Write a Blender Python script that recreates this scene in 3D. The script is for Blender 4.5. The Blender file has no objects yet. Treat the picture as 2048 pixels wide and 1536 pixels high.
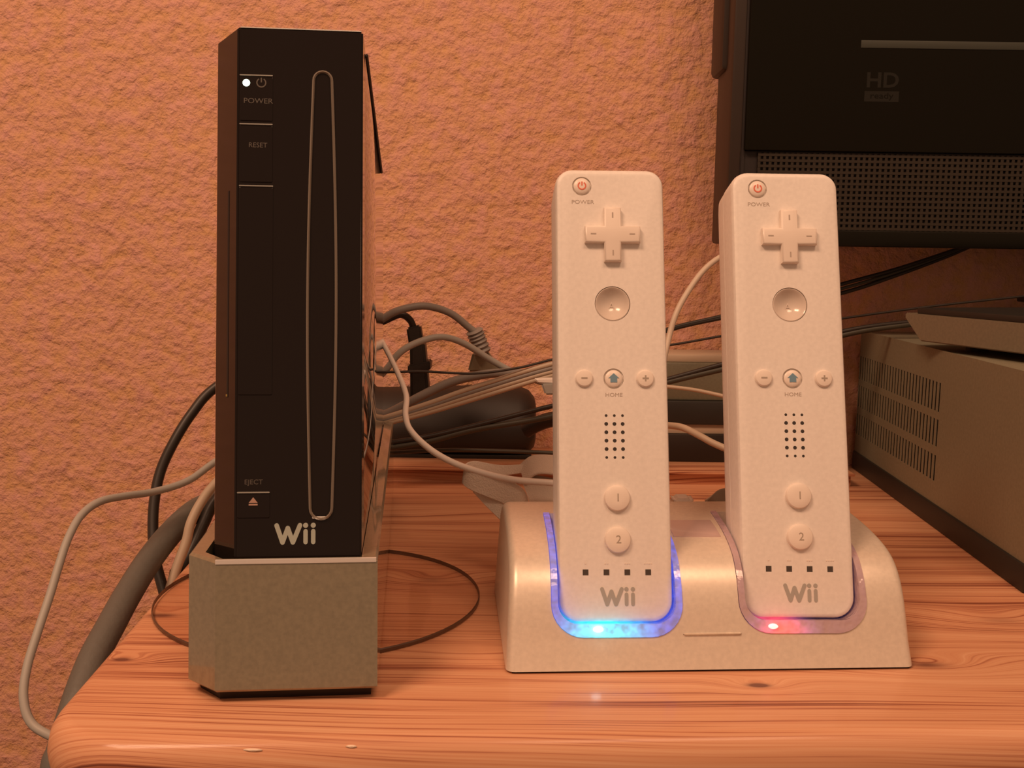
import bpy, bmesh, math, random
from mathutils import Matrix, Vector, Euler, noise
random.seed(7)
S = 0.001                       # everything below is written in millimetres
SC = bpy.context.scene
COL = SC.collection
D2R = math.radians

# ------------------------------------------------------------------ camera
CAM_H = 126.5
F_PX, PITCH, ROLL = 1988.0, D2R(7.41), D2R(0.839)
fw = Vector((0, math.cos(PITCH), -math.sin(PITCH)))
up = Vector((0, math.sin(PITCH), math.cos(PITCH)))
rt = Vector((1, 0, 0))
rt2 = rt * math.cos(ROLL) + up * math.sin(ROLL)
up2 = up * math.cos(ROLL) - rt * math.sin(ROLL)
cam_d = bpy.data.cameras.new('camera')
cam = bpy.data.objects.new('camera', cam_d)
COL.objects.link(cam)
cam.matrix_world = Matrix(((rt2.x, up2.x, -fw.x, 0), (rt2.y, up2.y, -fw.y, 0),
                           (rt2.z, up2.z, -fw.z, CAM_H * S), (0, 0, 0, 1)))
cam_d.sensor_fit = 'HORIZONTAL'
cam_d.sensor_width = 36.0
cam_d.lens = 36.0 * F_PX / 2048.0
cam_d.clip_start = 0.01
cam_d.clip_end = 20
SC.camera = cam

# ------------------------------------------------------------------ light
world = bpy.data.worlds.new('world')
SC.world = world
world.use_nodes = True
world.node_tree.nodes['Background'].inputs[0].default_value = (1.0, 0.55, 0.33, 1)
world.node_tree.nodes['Background'].inputs[1].default_value = 0.36


def area(name, loc, target, size, power, color):
    d = bpy.data.lights.new(name, 'AREA')
    d.shape = 'RECTANGLE'; d.size = size[0]; d.size_y = size[1]; d.energy = power; d.color = color
    o = bpy.data.objects.new(name, d)
    COL.objects.link(o)
    o.location = loc
    o.rotation_euler = (Vector(target) - Vector(loc)).to_track_quat('-Z', 'Y').to_euler()
    return o


area('ceiling_lamp', (-0.55, -0.22, 1.12), (0.0, 0.42, 0.05), (0.40, 0.24), 9.6, (1.0, 0.585, 0.36))
area('ceiling_lamp', (0.28, -0.26, 1.20), (0.0, 0.42, 0.05), (0.50, 0.24), 5.2, (1.0, 0.585, 0.36))
SC.view_settings.view_transform = 'Standard'
SC.view_settings.look = 'None'
SC.view_settings.exposure = 0.0
SC.view_settings.gamma = 1.0
SC.view_settings.use_curve_mapping = False


# ------------------------------------------------------------------ helpers
def U(u, v, y):
    """world point (mm) at depth y along the sight line first measured in the photograph"""
    d = fw + rt2 * ((u - 1024) / F_PX) - up2 * ((v - 768) / F_PX)
    return Vector((0, 0, CAM_H)) + d * (y / d.y)


def mat(name, color, rough=0.5, metal=0.0, coat=0.0, spec=0.5, emit=None, estr=0.0, bump=None, trans=0.0, ior=1.5, mottled=0.0, coat_ior=1.5):
    m = bpy.data.materials.new(name)
    m.use_nodes = True
    nt = m.node_tree; b = nt.nodes['Principled BSDF']
    b.inputs['Base Color'].default_value = (*color, 1)
    b.inputs['Roughness'].default_value = rough
    b.inputs['Metallic'].default_value = metal
    b.inputs['Coat Weight'].default_value = coat
    b.inputs['Coat Roughness'].default_value = 0.05
    b.inputs['Coat IOR'].default_value = coat_ior
    b.inputs['Specular IOR Level'].default_value = spec
    b.inputs['Transmission Weight'].default_value = trans
    b.inputs['IOR'].default_value = ior
    if emit:
        b.inputs['Emission Color'].default_value = (*emit, 1)
        b.inputs['Emission Strength'].default_value = estr
    tc = nt.nodes.new('ShaderNodeTexCoord')
    if bump:
        n = nt.nodes.new('ShaderNodeTexNoise')
        n.inputs['Scale'].default_value = bump[0]; n.inputs['Detail'].default_value = 3
        nt.links.new(tc.outputs['Object'], n.inputs['Vector'])
        bp = nt.nodes.new('ShaderNodeBump')
        bp.inputs['Strength'].default_value = bump[1]; bp.inputs['Distance'].default_value = bump[2]
        nt.links.new(n.outputs['Fac'], bp.inputs['Height'])
        nt.links.new(bp.outputs['Normal'], b.inputs['Normal'])
    if mottled:
        n = nt.nodes.new('ShaderNodeTexNoise')
        n.inputs['Scale'].default_value = 700; n.inputs['Detail'].default_value = 2
        nt.links.new(tc.outputs['Object'], n.inputs['Vector'])
        r = nt.nodes.new('ShaderNodeValToRGB')
        r.color_ramp.elements[0].position = 0.3; r.color_ramp.elements[1].position = 0.7
        r.color_ramp.elements[0].color = (*[c * (1 - mottled) for c in color], 1)
        r.color_ramp.elements[1].color = (*[min(1, c * (1 + mottled)) for c in color], 1)
        nt.links.new(n.outputs['Fac'], r.inputs['Fac'])
        nt.links.new(r.outputs['Color'], b.inputs['Base Color'])
    return m


def tag(o, label=None, cat=None, group=None, kind=None):
    if label: o['label'] = label
    if cat: o['category'] = cat
    if group: o['group'] = group
    if kind: o['kind'] = kind
    return o


def empty(name, loc, label, cat, M=None, group=None):
    o = bpy.data.objects.new(name, None)
    COL.objects.link(o)
    o.empty_display_size = 0.01
    M4 = (M or Matrix.Identity(3)).to_4x4()
    o.matrix_world = Matrix.Translation(Vector(loc) * S) @ M4
    return tag(o, label, cat, group)


def link(name, me, m, parent=None):
    o = bpy.data.objects.new(name, me)
    COL.objects.link(o)
    if m is not None:
        me.materials.clear(); me.materials.append(m)
    if parent: o.parent = parent
    return o


def bm_done(name, bm, m, parent=None, smooth=True, angle=35):
    bmesh.ops.recalc_face_normals(bm, faces=bm.faces)
    bmesh.ops.scale(bm, vec=(S, S, S), verts=bm.verts)
    for f in bm.faces: f.smooth = smooth
    if smooth:
        for e in bm.edges:
            if len(e.link_faces) == 2 and e.calc_face_angle(0) > D2R(angle): e.smooth = False
    me = bpy.data.meshes.new(name)
    bm.to_mesh(me); bm.free()
    return link(name, me, m, parent)


def add_box(bm, a, b, M=None):
    vs = [Vector((x, y, z)) for x in (a[0], b[0]) for y in (a[1], b[1]) for z in (a[2], b[2])]
    if M: vs = [M @ v for v in vs]
    v = [bm.verts.new(q) for q in vs]
    for f in ((0, 1, 3, 2), (4, 6, 7, 5), (0, 4, 5, 1), (2, 3, 7, 6), (0, 2, 6, 4), (1, 5, 7, 3)):
        bm.faces.new([v[i] for i in f])


def box(name, a, b, m, parent=None, bev=0.0, seg=2, M=None):
    bm = bmesh.new(); add_box(bm, a, b, M)
    if bev:
        bmesh.ops.bevel(bm, geom=list(bm.edges), offset=bev, segments=seg, affect='EDGES', profile=0.5)
    return bm_done(name, bm, m, parent, smooth=bev > 0)


def add_loft(bm, rings, cap=True, closed=False):
    vr = [[bm.verts.new(p) for p in r] for r in rings]
    n = len(vr[0]); R = len(vr)
    for i in range(R if closed else R - 1):
        a, b = vr[i], vr[(i + 1) % R]
        for j in range(n):
            bm.faces.new((a[j], a[(j + 1) % n], b[(j + 1) % n], b[j]))
    if cap and not closed:
        bm.faces.new(vr[0][::-1]); bm.faces.new(vr[-1])
    return vr


def loft(name, rings, m, parent=None, angle=35):
    bm = bmesh.new(); add_loft(bm, rings)
    return bm_done(name, bm, m, parent, angle=angle)


def rrect(x0, x1, z0, z1, r, y, seg=6, rb=None):
    """rounded rectangle in the x-z plane; r the top corners, rb the bottom corners"""
    rb = r if rb is None else rb
    pts = []
    for cx, cz, a0, q in ((x1 - r, z1 - r, 0, r), (x0 + r, z1 - r, 90, r), (x0 + rb, z0 + rb, 180, rb), (x1 - rb, z0 + rb, 270, rb)):
        for k in range(seg + 1):
            a = D2R(a0 + 90 * k / seg)
            pts.append(Vector((cx + q * math.cos(a), y, cz + q * math.sin(a))))
    return pts


def disc_stack(cx, cz, prof, n=32):
    """rings around the y axis: prof = [(radius, y)]"""
    return [[Vector((cx + r * math.cos(2 * math.pi * k / n), y, cz + r * math.sin(2 * math.pi * k / n))) for k in range(n)] for r, y in prof]


def catmull(P, sub=8):
    P = [Vector(p) for p in P]
    if len(P) < 3: return P
    Q = [2 * P[0] - P[1]] + P + [2 * P[-1] - P[-2]]
    out = []
    for i in range(1, len(Q) - 2):
        for k in range(sub):
            t = k / sub
            a, b, c, d = Q[i - 1], Q[i], Q[i + 1], Q[i + 2]
            out.append(0.5 * ((2 * b) + (c - a) * t + (2 * a - 5 * b + 4 * c - d) * t * t + (3 * b - a - 3 * c + d) * t ** 3))
    out.append(P[-1])
    return out


def add_tube(bm, P, r, n=10, sub=8, flat=None, ridge=None):
    C = catmull(P, sub)
    rings = []
    N = None
    for i, p in enumerate(C):
        t = (C[min(i + 1, len(C) - 1)] - C[max(i - 1, 0)]).normalized()
        if N is None:
            N = t.orthogonal().normalized()
        N = (N - t * N.dot(t)).normalized()
        B = t.cross(N)
        rr = r[0] + (r[1] - r[0]) * i / (len(C) - 1) if isinstance(r, tuple) else r
        if ridge: rr *= 1 + ridge * (i % 2)
        rings.append([p + (N * math.cos(2 * math.pi * k / n) + B * math.sin(2 * math.pi * k / n)) * rr for k in range(n)])
    add_loft(bm, rings)


def tube(name, P, r, m, parent=None, n=10, sub=8, ridge=None):
    bm = bmesh.new(); add_tube(bm, P, r, n, sub, ridge=ridge)
    return bm_done(name, bm, m, parent, angle=60)


def cable(name, pts, r, m, label, cat='cable', group=None, tail=None):
    P = [U(*q) for q in pts]
    if tail: P += [Vector(t) for t in tail]
    return tag(tube(name, P, r, m), label, cat, group)


def ribbon(name, P, W, th, m, parent=None, sub=8):
    """flat band: centre points P, half-width vectors W"""
    C = catmull(P, sub); Wc = catmull(W, sub)
    rings = []
    for i, p in enumerate(C):
        t = (C[min(i + 1, len(C) - 1)] - C[max(i - 1, 0)]).normalized()
        w = Wc[i]
        nn = t.cross(w).normalized() * th / 2
        rings.append([p - w - nn * .4, p - w * .93 - nn, p + w * .93 - nn, p + w - nn * .4, p + w + nn * .4, p + w * .93 + nn, p - w * .93 + nn, p - w + nn * .4])
    return loft(name, rings, m, parent, 30)


def tmp_obj(bm):
    bmesh.ops.recalc_face_normals(bm, faces=bm.faces)
    me = bpy.data.meshes.new('tmp'); bm.to_mesh(me); bm.free()
    o = bpy.data.objects.new('tmp', me); COL.objects.link(o)
    return o


def boolean(bm, cuts):
    """bm (mm) with a list of (operation, bmesh) applied; returns a bmesh in mm"""
    base = tmp_obj(bm); olds = [base]
    for op, cb in cuts:
        c = tmp_obj(cb); olds.append(c)
        md = base.modifiers.new('b', 'BOOLEAN'); md.operation = op; md.object = c; md.solver = 'EXACT'
    bpy.context.view_layer.update()
    dg = bpy.context.evaluated_depsgraph_get()
    me = bpy.data.meshes.new_from_object(base.evaluated_get(dg))
    out = bmesh.new(); out.from_mesh(me)
    bpy.data.meshes.remove(me)
    for o in olds:
        d = o.data; bpy.data.objects.remove(o); bpy.data.meshes.remove(d)
    return out


def text(name, s, size, cx, cz, y, m, parent, align='CENTER', depth=0.06, M=None, xs=1.0, bold=0.0):
    """lettering lying on a face that looks towards -y"""
    c = bpy.data.curves.new('t', 'FONT'); c.body = s; c.size = size; c.extrude = depth
    c.align_x = align; c.align_y = 'CENTER'; c.offset = bold; c.resolution_u = 3
    o = bpy.data.objects.new('t', c); COL.objects.link(o)
    bpy.context.view_layer.update()
    me = bpy.data.meshes.new_from_object(o.evaluated_get(bpy.context.evaluated_depsgraph_get()))
    bpy.data.objects.remove(o); bpy.data.curves.remove(c)
    for v in me.vertices:
        x, yy, z = v.co
        p = Vector((cx + x * xs, y - z, cz + yy))
        v.co = (M @ p if M else p) * S
    me.name = name
    return link(name, me, m, parent)


def add_stroke(bm, a, b, w, y, d=0.08, round_end=True):
    """bar between two points of a face (x,z), thickness w"""
    a = Vector((a[0], a[1])); b = Vector((b[0], b[1])); t = (b - a).normalized(); n = Vector((-t.y, t.x)) * w / 2
    pts = []
    if round_end:
        for k in range(7):
            an = math.pi * k / 6
            pts.append(b + n * math.cos(an) + t * (w / 2) * math.sin(an))
        for k in range(7):
            an = math.pi * k / 6
            pts.append(a - n * math.cos(an) - t * (w / 2) * math.sin(an))
    else:
        pts = [b + n, b - n, a - n, a + n]
    add_loft(bm, [[Vector((p.x, y - d, p.y)) for p in pts], [Vector((p.x, y + d, p.y)) for p in pts]])


def logo(parent, x0, x1, zb, zt, y, m, label=None):
    """the W i i mark: a rounded W, then two bars with dots"""
    W = x1 - x0; H = zt - zb
    bm = bmesh.new(); w = W * .112
    sx = lambda t: x0 + W * t
    zz = lambda t: zb + H * t
    wl = w * .5 / W
    zi = 0.5 * w / H
    P = [(wl, .93), (.20, zi), (.325, .80), (.45, zi), (.63 - wl * .2, .93)]
    P = [(sx(a), zz(b)) for a, b in P]
    for q, (a, b) in enumerate(zip(P, P[1:])): add_stroke(bm, a, b, w, y - .012 * q)
    for cx in (.755, .94):
        add_stroke(bm, (sx(cx), zz(zi)), (sx(cx), zz(.64)), w * .95, y)
        rr = w * .56
        add_loft(bm, disc_stack(sx(cx), zz(.92), [(rr, y - .08), (rr, y + .08)], 14))
    return bm_done('logo', bm, m, parent, smooth=False)


def power_symbol(parent, cx, cz, r, w, y, m, name='power_symbol'):
    bm = bmesh.new()
    n = 22
    inn, out = [], []
    ring = []
    for k in range(n + 1):
        a = D2R(90 + 32 + (360 - 64) * k / n)
        c, s = math.cos(a), math.sin(a)
        ring.append([Vector((cx + (r - w / 2) * c, y - .06, cz + (r - w / 2) * s)), Vector((cx + (r + w / 2) * c, y - .06, cz + (r + w / 2) * s)),
                     Vector((cx + (r + w / 2) * c, y + .06, cz + (r + w / 2) * s)), Vector((cx + (r - w / 2) * c, y + .06, cz + (r - w / 2) * s))])
    add_loft(bm, ring)
    add_stroke(bm, (cx, cz + r * .05), (cx, cz + r * 1.15), w, y, .06, False)
    return bm_done(name, bm, m, parent, smooth=False)


# ------------------------------------------------------------------ materials
def pine_material():
    m = bpy.data.materials.new('lacquered_pine'); m.use_nodes = True
    nt = m.node_tree; L = nt.links; b = nt.nodes['Principled BSDF']
    tc = nt.nodes.new('ShaderNodeTexCoord')
    sep = nt.nodes.new('ShaderNodeSeparateXYZ'); L.new(tc.outputs['Object'], sep.inputs[0])

    def mth(op, a, c=None, d=None):
        n = nt.nodes.new('ShaderNodeMath'); n.operation = op
        for i, q in enumerate((a, c, d)):
            if q is None: continue
            if isinstance(q, (int, float)): n.inputs[i].default_value = q
            else: L.new(q, n.inputs[i])
        return n.outputs[0]
    x, y, z = sep.outputs
    knots = KNOTS
    total = None; dark = None
    for kx, ky, ax, ay, A, dk in knots:
        e = mth('ADD', mth('POWER', mth('ABSOLUTE', mth('DIVIDE', mth('SUBTRACT', x, kx * S), ax * S)), 2.0),
                mth('POWER', mth('ABSOLUTE', mth('DIVIDE', mth('SUBTRACT', y, ky * S), ay * S)), 2.0))
        g = mth('MULTIPLY', mth('EXPONENT', mth('MULTIPLY', e, -1.0)), A)
        total = g if total is None else mth('ADD', total, g)
        if dk:
            g2 = mth('MULTIPLY', mth('EXPONENT', mth('MULTIPLY', e, -14.0)), dk)
            dark = g2 if dark is None else mth('ADD', dark, g2)
    # the grain coordinate: along y with slow wander, lifted round the knots
    mp = nt.nodes.new('ShaderNodeMapping'); mp.inputs['Scale'].default_value = (3.5, 7, 7)
    L.new(tc.outputs['Object'], mp.inputs['Vector'])
    w = nt.nodes.new('ShaderNodeTexNoise'); w.inputs['Scale'].default_value = 1.0; w.inputs['Detail'].default_value = 2
    L.new(mp.outputs[0], w.inputs['Vector'])
    v = mth('ADD', mth('ADD', mth('MULTIPLY', y, 1.0), mth('MULTIPLY', z, 0.8)), mth('MULTIPLY', w.outputs['Fac'], 0.020))
    v = mth('ADD', v, total)
    cmb = nt.nodes.new('ShaderNodeCombineXYZ')
    L.new(mth('MULTIPLY', v, 1050.0), cmb.inputs['X']); L.new(mth('MULTIPLY', x, 7.0), cmb.inputs['Y'])
    n1 = nt.nodes.new('ShaderNodeTexNoise'); n1.inputs['Scale'].default_value = 1.0; n1.inputs['Detail'].default_value = 3
    n1.inputs['Roughness'].default_value = 0.6
    L.new(cmb.outputs[0], n1.inputs['Vector'])
    cmb2 = nt.nodes.new('ShaderNodeCombineXYZ')
    L.new(mth('MULTIPLY', v, 120.0), cmb2.inputs['X']); L.new(mth('MULTIPLY', x, 3.0), cmb2.inputs['Y'])
    n2 = nt.nodes.new('ShaderNodeTexNoise'); n2.inputs['Scale'].default_value = 1.0; n2.inputs['Detail'].default_value = 2
    L.new(cmb2.outputs[0], n2.inputs['Vector'])
    fac = mth('ADD', mth('MULTIPLY', n1.outputs['Fac'], 0.62), mth('MULTIPLY', n2.outputs['Fac'], 0.42))
    r = nt.nodes.new('ShaderNodeValToRGB')
    e = r.color_ramp.elements
    e[0].position = 0.33; e[0].color = (0.16, 0.046, 0.025, 1)
    e[1].position = 0.66; e[1].color = (0.74, 0.42, 0.25, 1)
    k = e.new(0.43); k.color = (0.40, 0.15, 0.083, 1)
    k = e.new(0.50); k.color = (0.64, 0.31, 0.17, 1)
    L.new(fac, r.inputs['Fac'])
    mx = nt.nodes.new('ShaderNodeMix'); mx.data_type = 'RGBA'
    L.new(mth('MINIMUM', dark, 0.9), mx.inputs[0])
    L.new(r.outputs['Color'], mx.inputs[6]); mx.inputs[7].default_value = (0.13, 0.040, 0.030, 1)
    L.new(mx.outputs[2], b.inputs['Base Color'])
    b.inputs['Roughness'].default_value = 0.5
    b.inputs['Coat Weight'].default_value = 0.26
    b.inputs['Coat Roughness'].default_value = 0.14
    b.inputs['Specular IOR Level'].default_value = 0.2
    bp = nt.nodes.new('ShaderNodeBump'); bp.inputs['Strength'].default_value = 0.06; bp.inputs['Distance'].default_value = 0.0004
    L.new(fac, bp.inputs['Height']); L.new(bp.outputs['Normal'], b.inputs['Normal'])
    return m


def wall_material():
    m = bpy.data.materials.new('orange_woodchip_paint'); m.use_nodes = True
    nt = m.node_tree; L = nt.links; b = nt.nodes['Principled BSDF']
    tc = nt.nodes.new('ShaderNodeTexCoord')
    n1 = nt.nodes.new('ShaderNodeTexNoise'); n1.inputs['Scale'].default_value = 210; n1.inputs['Detail'].default_value = 4
    n1.inputs['Roughness'].default_value = 0.6
    n2 = nt.nodes.new('ShaderNodeTexNoise'); n2.inputs['Scale'].default_value = 60; n2.inputs['Detail'].default_value = 2
    n3 = nt.nodes.new('ShaderNodeTexNoise'); n3.inputs['Scale'].default_value = 120; n3.inputs['Detail'].default_value = 2
    for n in (n1, n2, n3): L.new(tc.outputs['Object'], n.inputs['Vector'])
    ad = nt.nodes.new('ShaderNodeMath'); ad.operation = 'MULTIPLY_ADD'
    L.new(n1.outputs['Fac'], ad.inputs[0]); ad.inputs[1].default_value = 0.8; L.new(n2.outputs['Fac'], ad.inputs[2])
    bp = nt.nodes.new('ShaderNodeBump'); bp.inputs['Strength'].default_value = 1.0; bp.inputs['Distance'].default_value = 0.0030
    L.new(ad.outputs[0], bp.inputs['Height']); L.new(bp.outputs['Normal'], b.inputs['Normal'])
    r = nt.nodes.new('ShaderNodeValToRGB'); e = r.color_ramp.elements
    e[0].position = 0.3; e[0].color = (0.70, 0.385, 0.195, 1)
    e[1].position = 0.7; e[1].color = (0.72, 0.38, 0.31, 1)
    L.new(n3.outputs['Fac'], r.inputs['Fac']); L.new(r.outputs['Color'], b.inputs['Base Color'])
    b.inputs['Roughness'].default_value = 0.75
    b.inputs['Specular IOR Level'].default_value = 0.25
    return m


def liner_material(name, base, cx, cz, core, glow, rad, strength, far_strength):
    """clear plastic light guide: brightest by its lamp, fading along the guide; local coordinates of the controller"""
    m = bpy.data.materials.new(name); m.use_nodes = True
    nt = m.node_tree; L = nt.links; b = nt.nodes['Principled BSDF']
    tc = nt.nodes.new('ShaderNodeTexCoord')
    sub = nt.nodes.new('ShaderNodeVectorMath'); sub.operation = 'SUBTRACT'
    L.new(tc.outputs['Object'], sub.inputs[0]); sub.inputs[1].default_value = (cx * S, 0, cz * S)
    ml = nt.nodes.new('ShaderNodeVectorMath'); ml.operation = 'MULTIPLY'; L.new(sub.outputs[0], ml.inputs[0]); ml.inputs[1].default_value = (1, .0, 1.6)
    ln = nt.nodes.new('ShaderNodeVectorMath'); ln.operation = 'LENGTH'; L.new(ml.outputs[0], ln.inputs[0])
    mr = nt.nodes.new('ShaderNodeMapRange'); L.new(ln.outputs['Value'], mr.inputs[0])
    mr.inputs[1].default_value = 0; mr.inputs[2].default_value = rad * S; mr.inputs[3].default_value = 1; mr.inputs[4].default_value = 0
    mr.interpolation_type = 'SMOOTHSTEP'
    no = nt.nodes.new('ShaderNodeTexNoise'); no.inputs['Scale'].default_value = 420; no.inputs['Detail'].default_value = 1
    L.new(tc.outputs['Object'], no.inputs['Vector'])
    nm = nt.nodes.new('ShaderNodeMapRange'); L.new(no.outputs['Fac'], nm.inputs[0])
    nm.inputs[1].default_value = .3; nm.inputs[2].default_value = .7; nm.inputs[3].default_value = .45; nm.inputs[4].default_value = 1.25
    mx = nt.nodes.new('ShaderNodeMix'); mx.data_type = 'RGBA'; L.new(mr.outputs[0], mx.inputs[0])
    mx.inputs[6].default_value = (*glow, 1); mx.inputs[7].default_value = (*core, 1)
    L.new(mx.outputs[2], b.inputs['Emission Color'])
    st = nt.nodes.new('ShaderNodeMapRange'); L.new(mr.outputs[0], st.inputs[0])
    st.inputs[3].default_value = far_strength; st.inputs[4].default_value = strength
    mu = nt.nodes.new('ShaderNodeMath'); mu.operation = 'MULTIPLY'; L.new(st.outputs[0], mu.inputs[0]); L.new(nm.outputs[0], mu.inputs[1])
    L.new(mu.outputs[0], b.inputs['Emission Strength'])  # lamp glow painted as emission by distance, the plastic itself is opaque
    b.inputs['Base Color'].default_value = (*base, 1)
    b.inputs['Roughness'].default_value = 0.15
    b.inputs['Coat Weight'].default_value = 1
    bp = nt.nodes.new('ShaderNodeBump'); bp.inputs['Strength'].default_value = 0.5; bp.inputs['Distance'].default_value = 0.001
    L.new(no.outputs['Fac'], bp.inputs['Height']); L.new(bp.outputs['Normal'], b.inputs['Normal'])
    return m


# knots of the desk top in desk coordinates: x, y, half widths, grain lift, darkness
KNOTS = [(75.0, 283.0, 11, 5, .007, 1.8), (-120.0, 295.0, 11, 5, .007, 1.3), (-121.0, 333.0, 20, 8, .010, 1.0), (132.0, 300.0, 24, 9, .014, .8),
         (-12, 303, 30, 4, .004, 0), (-30, 375, 24, 11, .012, .35), (-60, 470, 40, 14, .010, .3),
         (175, 340, 30, 12, .012, .3), (95, 470, 30, 12, .01, .3)]

M_wall = wall_material()
M_pine = pine_material()
M_white = mat('white_plastic', (0.84, 0.79, 0.74), 0.42, spec=.5, mottled=.04)
M_dock = mat('white_satin_dock_plastic', (0.80, 0.71, 0.60), 0.38, metal=.3, spec=.5, mottled=.05)
M_button = mat('white_button_plastic', (0.85, 0.76, 0.68), 0.35)
M_print = mat('grey_print', (0.40, 0.385, 0.35), 0.6)
M_red = mat('red_print', (0.75, 0.16, 0.09), 0.5)
M_blue = mat('blue_grey_print', (0.17, 0.30, 0.40), 0.5)
M_hole = mat('dark_hole', (0.035, 0.028, 0.025), 0.7)
M_black = mat('gloss_black_plastic', (0.012, 0.008, 0.007), 0.08, spec=0.3)
M_side = mat('polished_black_side', (0.012, 0.009, 0.009), 0.04, spec=0.5, coat=1.0, coat_ior=2.2)
M_matte = mat('matte_black_plastic', (0.016, 0.011, 0.010), 0.6)
M_silver = mat('silver_grey_paint', (0.262, 0.232, 0.155), 0.36, metal=0.3, mottled=.10, coat=1, coat_ior=1.7)
M_rim_and_glint = mat('bright_silver_edge_and_glint', (0.85, 0.83, 0.8), 0.25, metal=0.3)
M_logo = mat('pale_grey_logo_print', (0.42, 0.46, 0.40), 0.5)
M_label = mat('faint_grey_print', (0.10, 0.085, 0.07), 0.6)
M_highlight = mat('silver_grey_highlight', (0.33, 0.33, 0.30), 0.4)
M_slot = mat('clear_grey_slot_frame', (0.20, 0.165, 0.13), 0.22, coat=1)


def clear_mat(name, tint, gl):
    m = bpy.data.materials.new(name); m.use_nodes = True
    nt = m.node_tree; nt.nodes.clear(); L = nt.links
    out = nt.nodes.new('ShaderNodeOutputMaterial'); mx = nt.nodes.new('ShaderNodeMixShader')
    t = nt.nodes.new('ShaderNodeBsdfTransparent'); g = nt.nodes.new('ShaderNodeBsdfGlossy'); fr = nt.nodes.new('ShaderNodeMath'); lw = nt.nodes.new('ShaderNodeLayerWeight')
    t.inputs[0].default_value = (*tint, 1); g.inputs['Roughness'].default_value = gl; fr.operation = 'MULTIPLY_ADD'; fr.inputs[1].default_value = 0.07; fr.inputs[2].default_value = 0.01; lw.inputs[0].default_value = .3; L.new(lw.outputs['Facing'], fr.inputs[0])
    L.new(fr.outputs[0], mx.inputs[0]); L.new(t.outputs[0], mx.inputs[1]); L.new(g.outputs[0], mx.inputs[2]); L.new(mx.outputs[0], out.inputs[0])
    return m


M_clear = clear_mat('clear_acrylic', (0.97, 0.94, 0.92), .05)
M_clear_edge = mat('dark_acrylic_edge', (0.10, 0.05, 0.03), 0.3)
M_tv = mat('black_tv_gloss', (0.008, 0.007, 0.004), 0.3, spec=0.15)
M_tv_side = mat('dark_brown_black_tv_frame', (0.030, 0.018, 0.012), 0.5)
M_tv_bar = mat('grey_trim_bar', (0.055, 0.06, 0.05), 0.5, spec=.2)
M_tv_grille = mat('dark_grey_mesh', (0.040, 0.032, 0.024), 0.6, spec=.2)
M_rec = mat('grey_brown_metal_case', (0.25, 0.235, 0.165), 0.5, metal=.2, mottled=.08)
M_rec_front = mat('black_plinth', (0.020, 0.018, 0.015), 0.5)
M_cwhite = mat('white_cable', (0.90, 0.84, 0.78), 0.45)
M_cbeige2 = mat('pale_cable', (0.62, 0.52, 0.42), 0.45)
M_cgrey = mat('grey_cable', (0.38, 0.37, 0.34), 0.5)
M_cbeige = mat('beige_cable', (0.50, 0.40, 0.30), 0.5)
M_cmauve = mat('dull_grey_cable', (0.26, 0.235, 0.215), 0.5)
M_cblack = mat('black_cable', (0.028, 0.022, 0.018), 0.45)
M_cgreen = mat('dark_grey_green_cable', (0.055, 0.050, 0.035), 0.5)
M_loom = mat('grey_spiral_sleeve', (0.13, 0.128, 0.115), 0.55, bump=(300, .3, .001))
M_strip = mat('dark_brown_plastic', (0.022, 0.014, 0.010), 0.5)
M_strap = mat('white_woven_strap', (0.78, 0.70, 0.61), 0.8, bump=(1800, .6, .0006))
M_plug = mat('grey_green_plug', (0.27, 0.25, 0.18), 0.5)
M_vcr = mat('grey_olive_case', (0.17, 0.16, 0.11), 0.5, mottled=.08)
M_led = mat('green_white_power_lamp', (0.9, 1, 0.9), 0.3, emit=(0.75, 1.0, 0.80), estr=3.0)
M_hole2 = mat('black_vent_inside', (0.004, 0.003, 0.002), 0.9, spec=.05)
M_player = mat('grey_brown_player_case', (0.19, 0.165, 0.115), 0.5, mottled=.08)
M_floor = mat('floor_boards', (0.12, 0.06, 0.035), 0.6)
M_bag = mat('grey_strap_lock', (0.33, 0.30, 0.25), 0.5)

# ------------------------------------------------------------------ the room
YW = D2R(0.0)
bm = bmesh.new(); add_box(bm, (-1400, 608, -760), (1600, 700, 1500))
tag(bm_done('wall_back', bm, M_wall, smooth=False), 'orange painted woodchip wall behind the desk', kind='structure')
bm = bmesh.new(); add_box(bm, (-1400, -1500, -780), (1600, 608, -760))
tag(bm_done('floor', bm, M_floor, smooth=False), 'floor under the desk', kind='structure')

# ------------------------------------------------------------------ the desk
Mdesk = Matrix.Rotation(D2R(3.2), 3, 'Z')
desk = empty('desk', (0, 0, -760), 'lacquered knotty pine desk with rounded front edge, everything stands on it', 'desk')


def desk_top():
    T = 30.0; R = 26.0
    x0, x1, y0, y1 = -112.5, 560, 256.5, 607
    # plan outline in the desk's own turned frame, corner at the front left rounded
    rings = []
    prof = [(6.5 * (1 - math.sin(D2R(q))), -9.5 * (1 - math.cos(D2R(q)))) for q in (165, 150, 135, 120, 105, 90, 78, 66, 54, 42, 30, 20, 10, 0)]
    for ins, z in prof:
        pts = []
        r = max(R - ins, 3)
        xa, xb, ya, yb = x0 + ins, x1 - ins, y0 - 11 + ins, y1 - 0
        for cx, cy, a0, q in ((xb - 3, yb - 3, 0, 3), (xa + 3, yb - 3, 90, 3), (xa + r, ya + r, 180, r), (xb - r, ya + r, 270, r)):
            for k in range(9):
                a = D2R(a0 + 90 * k / 8)
                pts.append(Vector((cx + q * math.cos(a), cy + q * math.sin(a), z)))
        rings.append(pts)
    return rings


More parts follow.
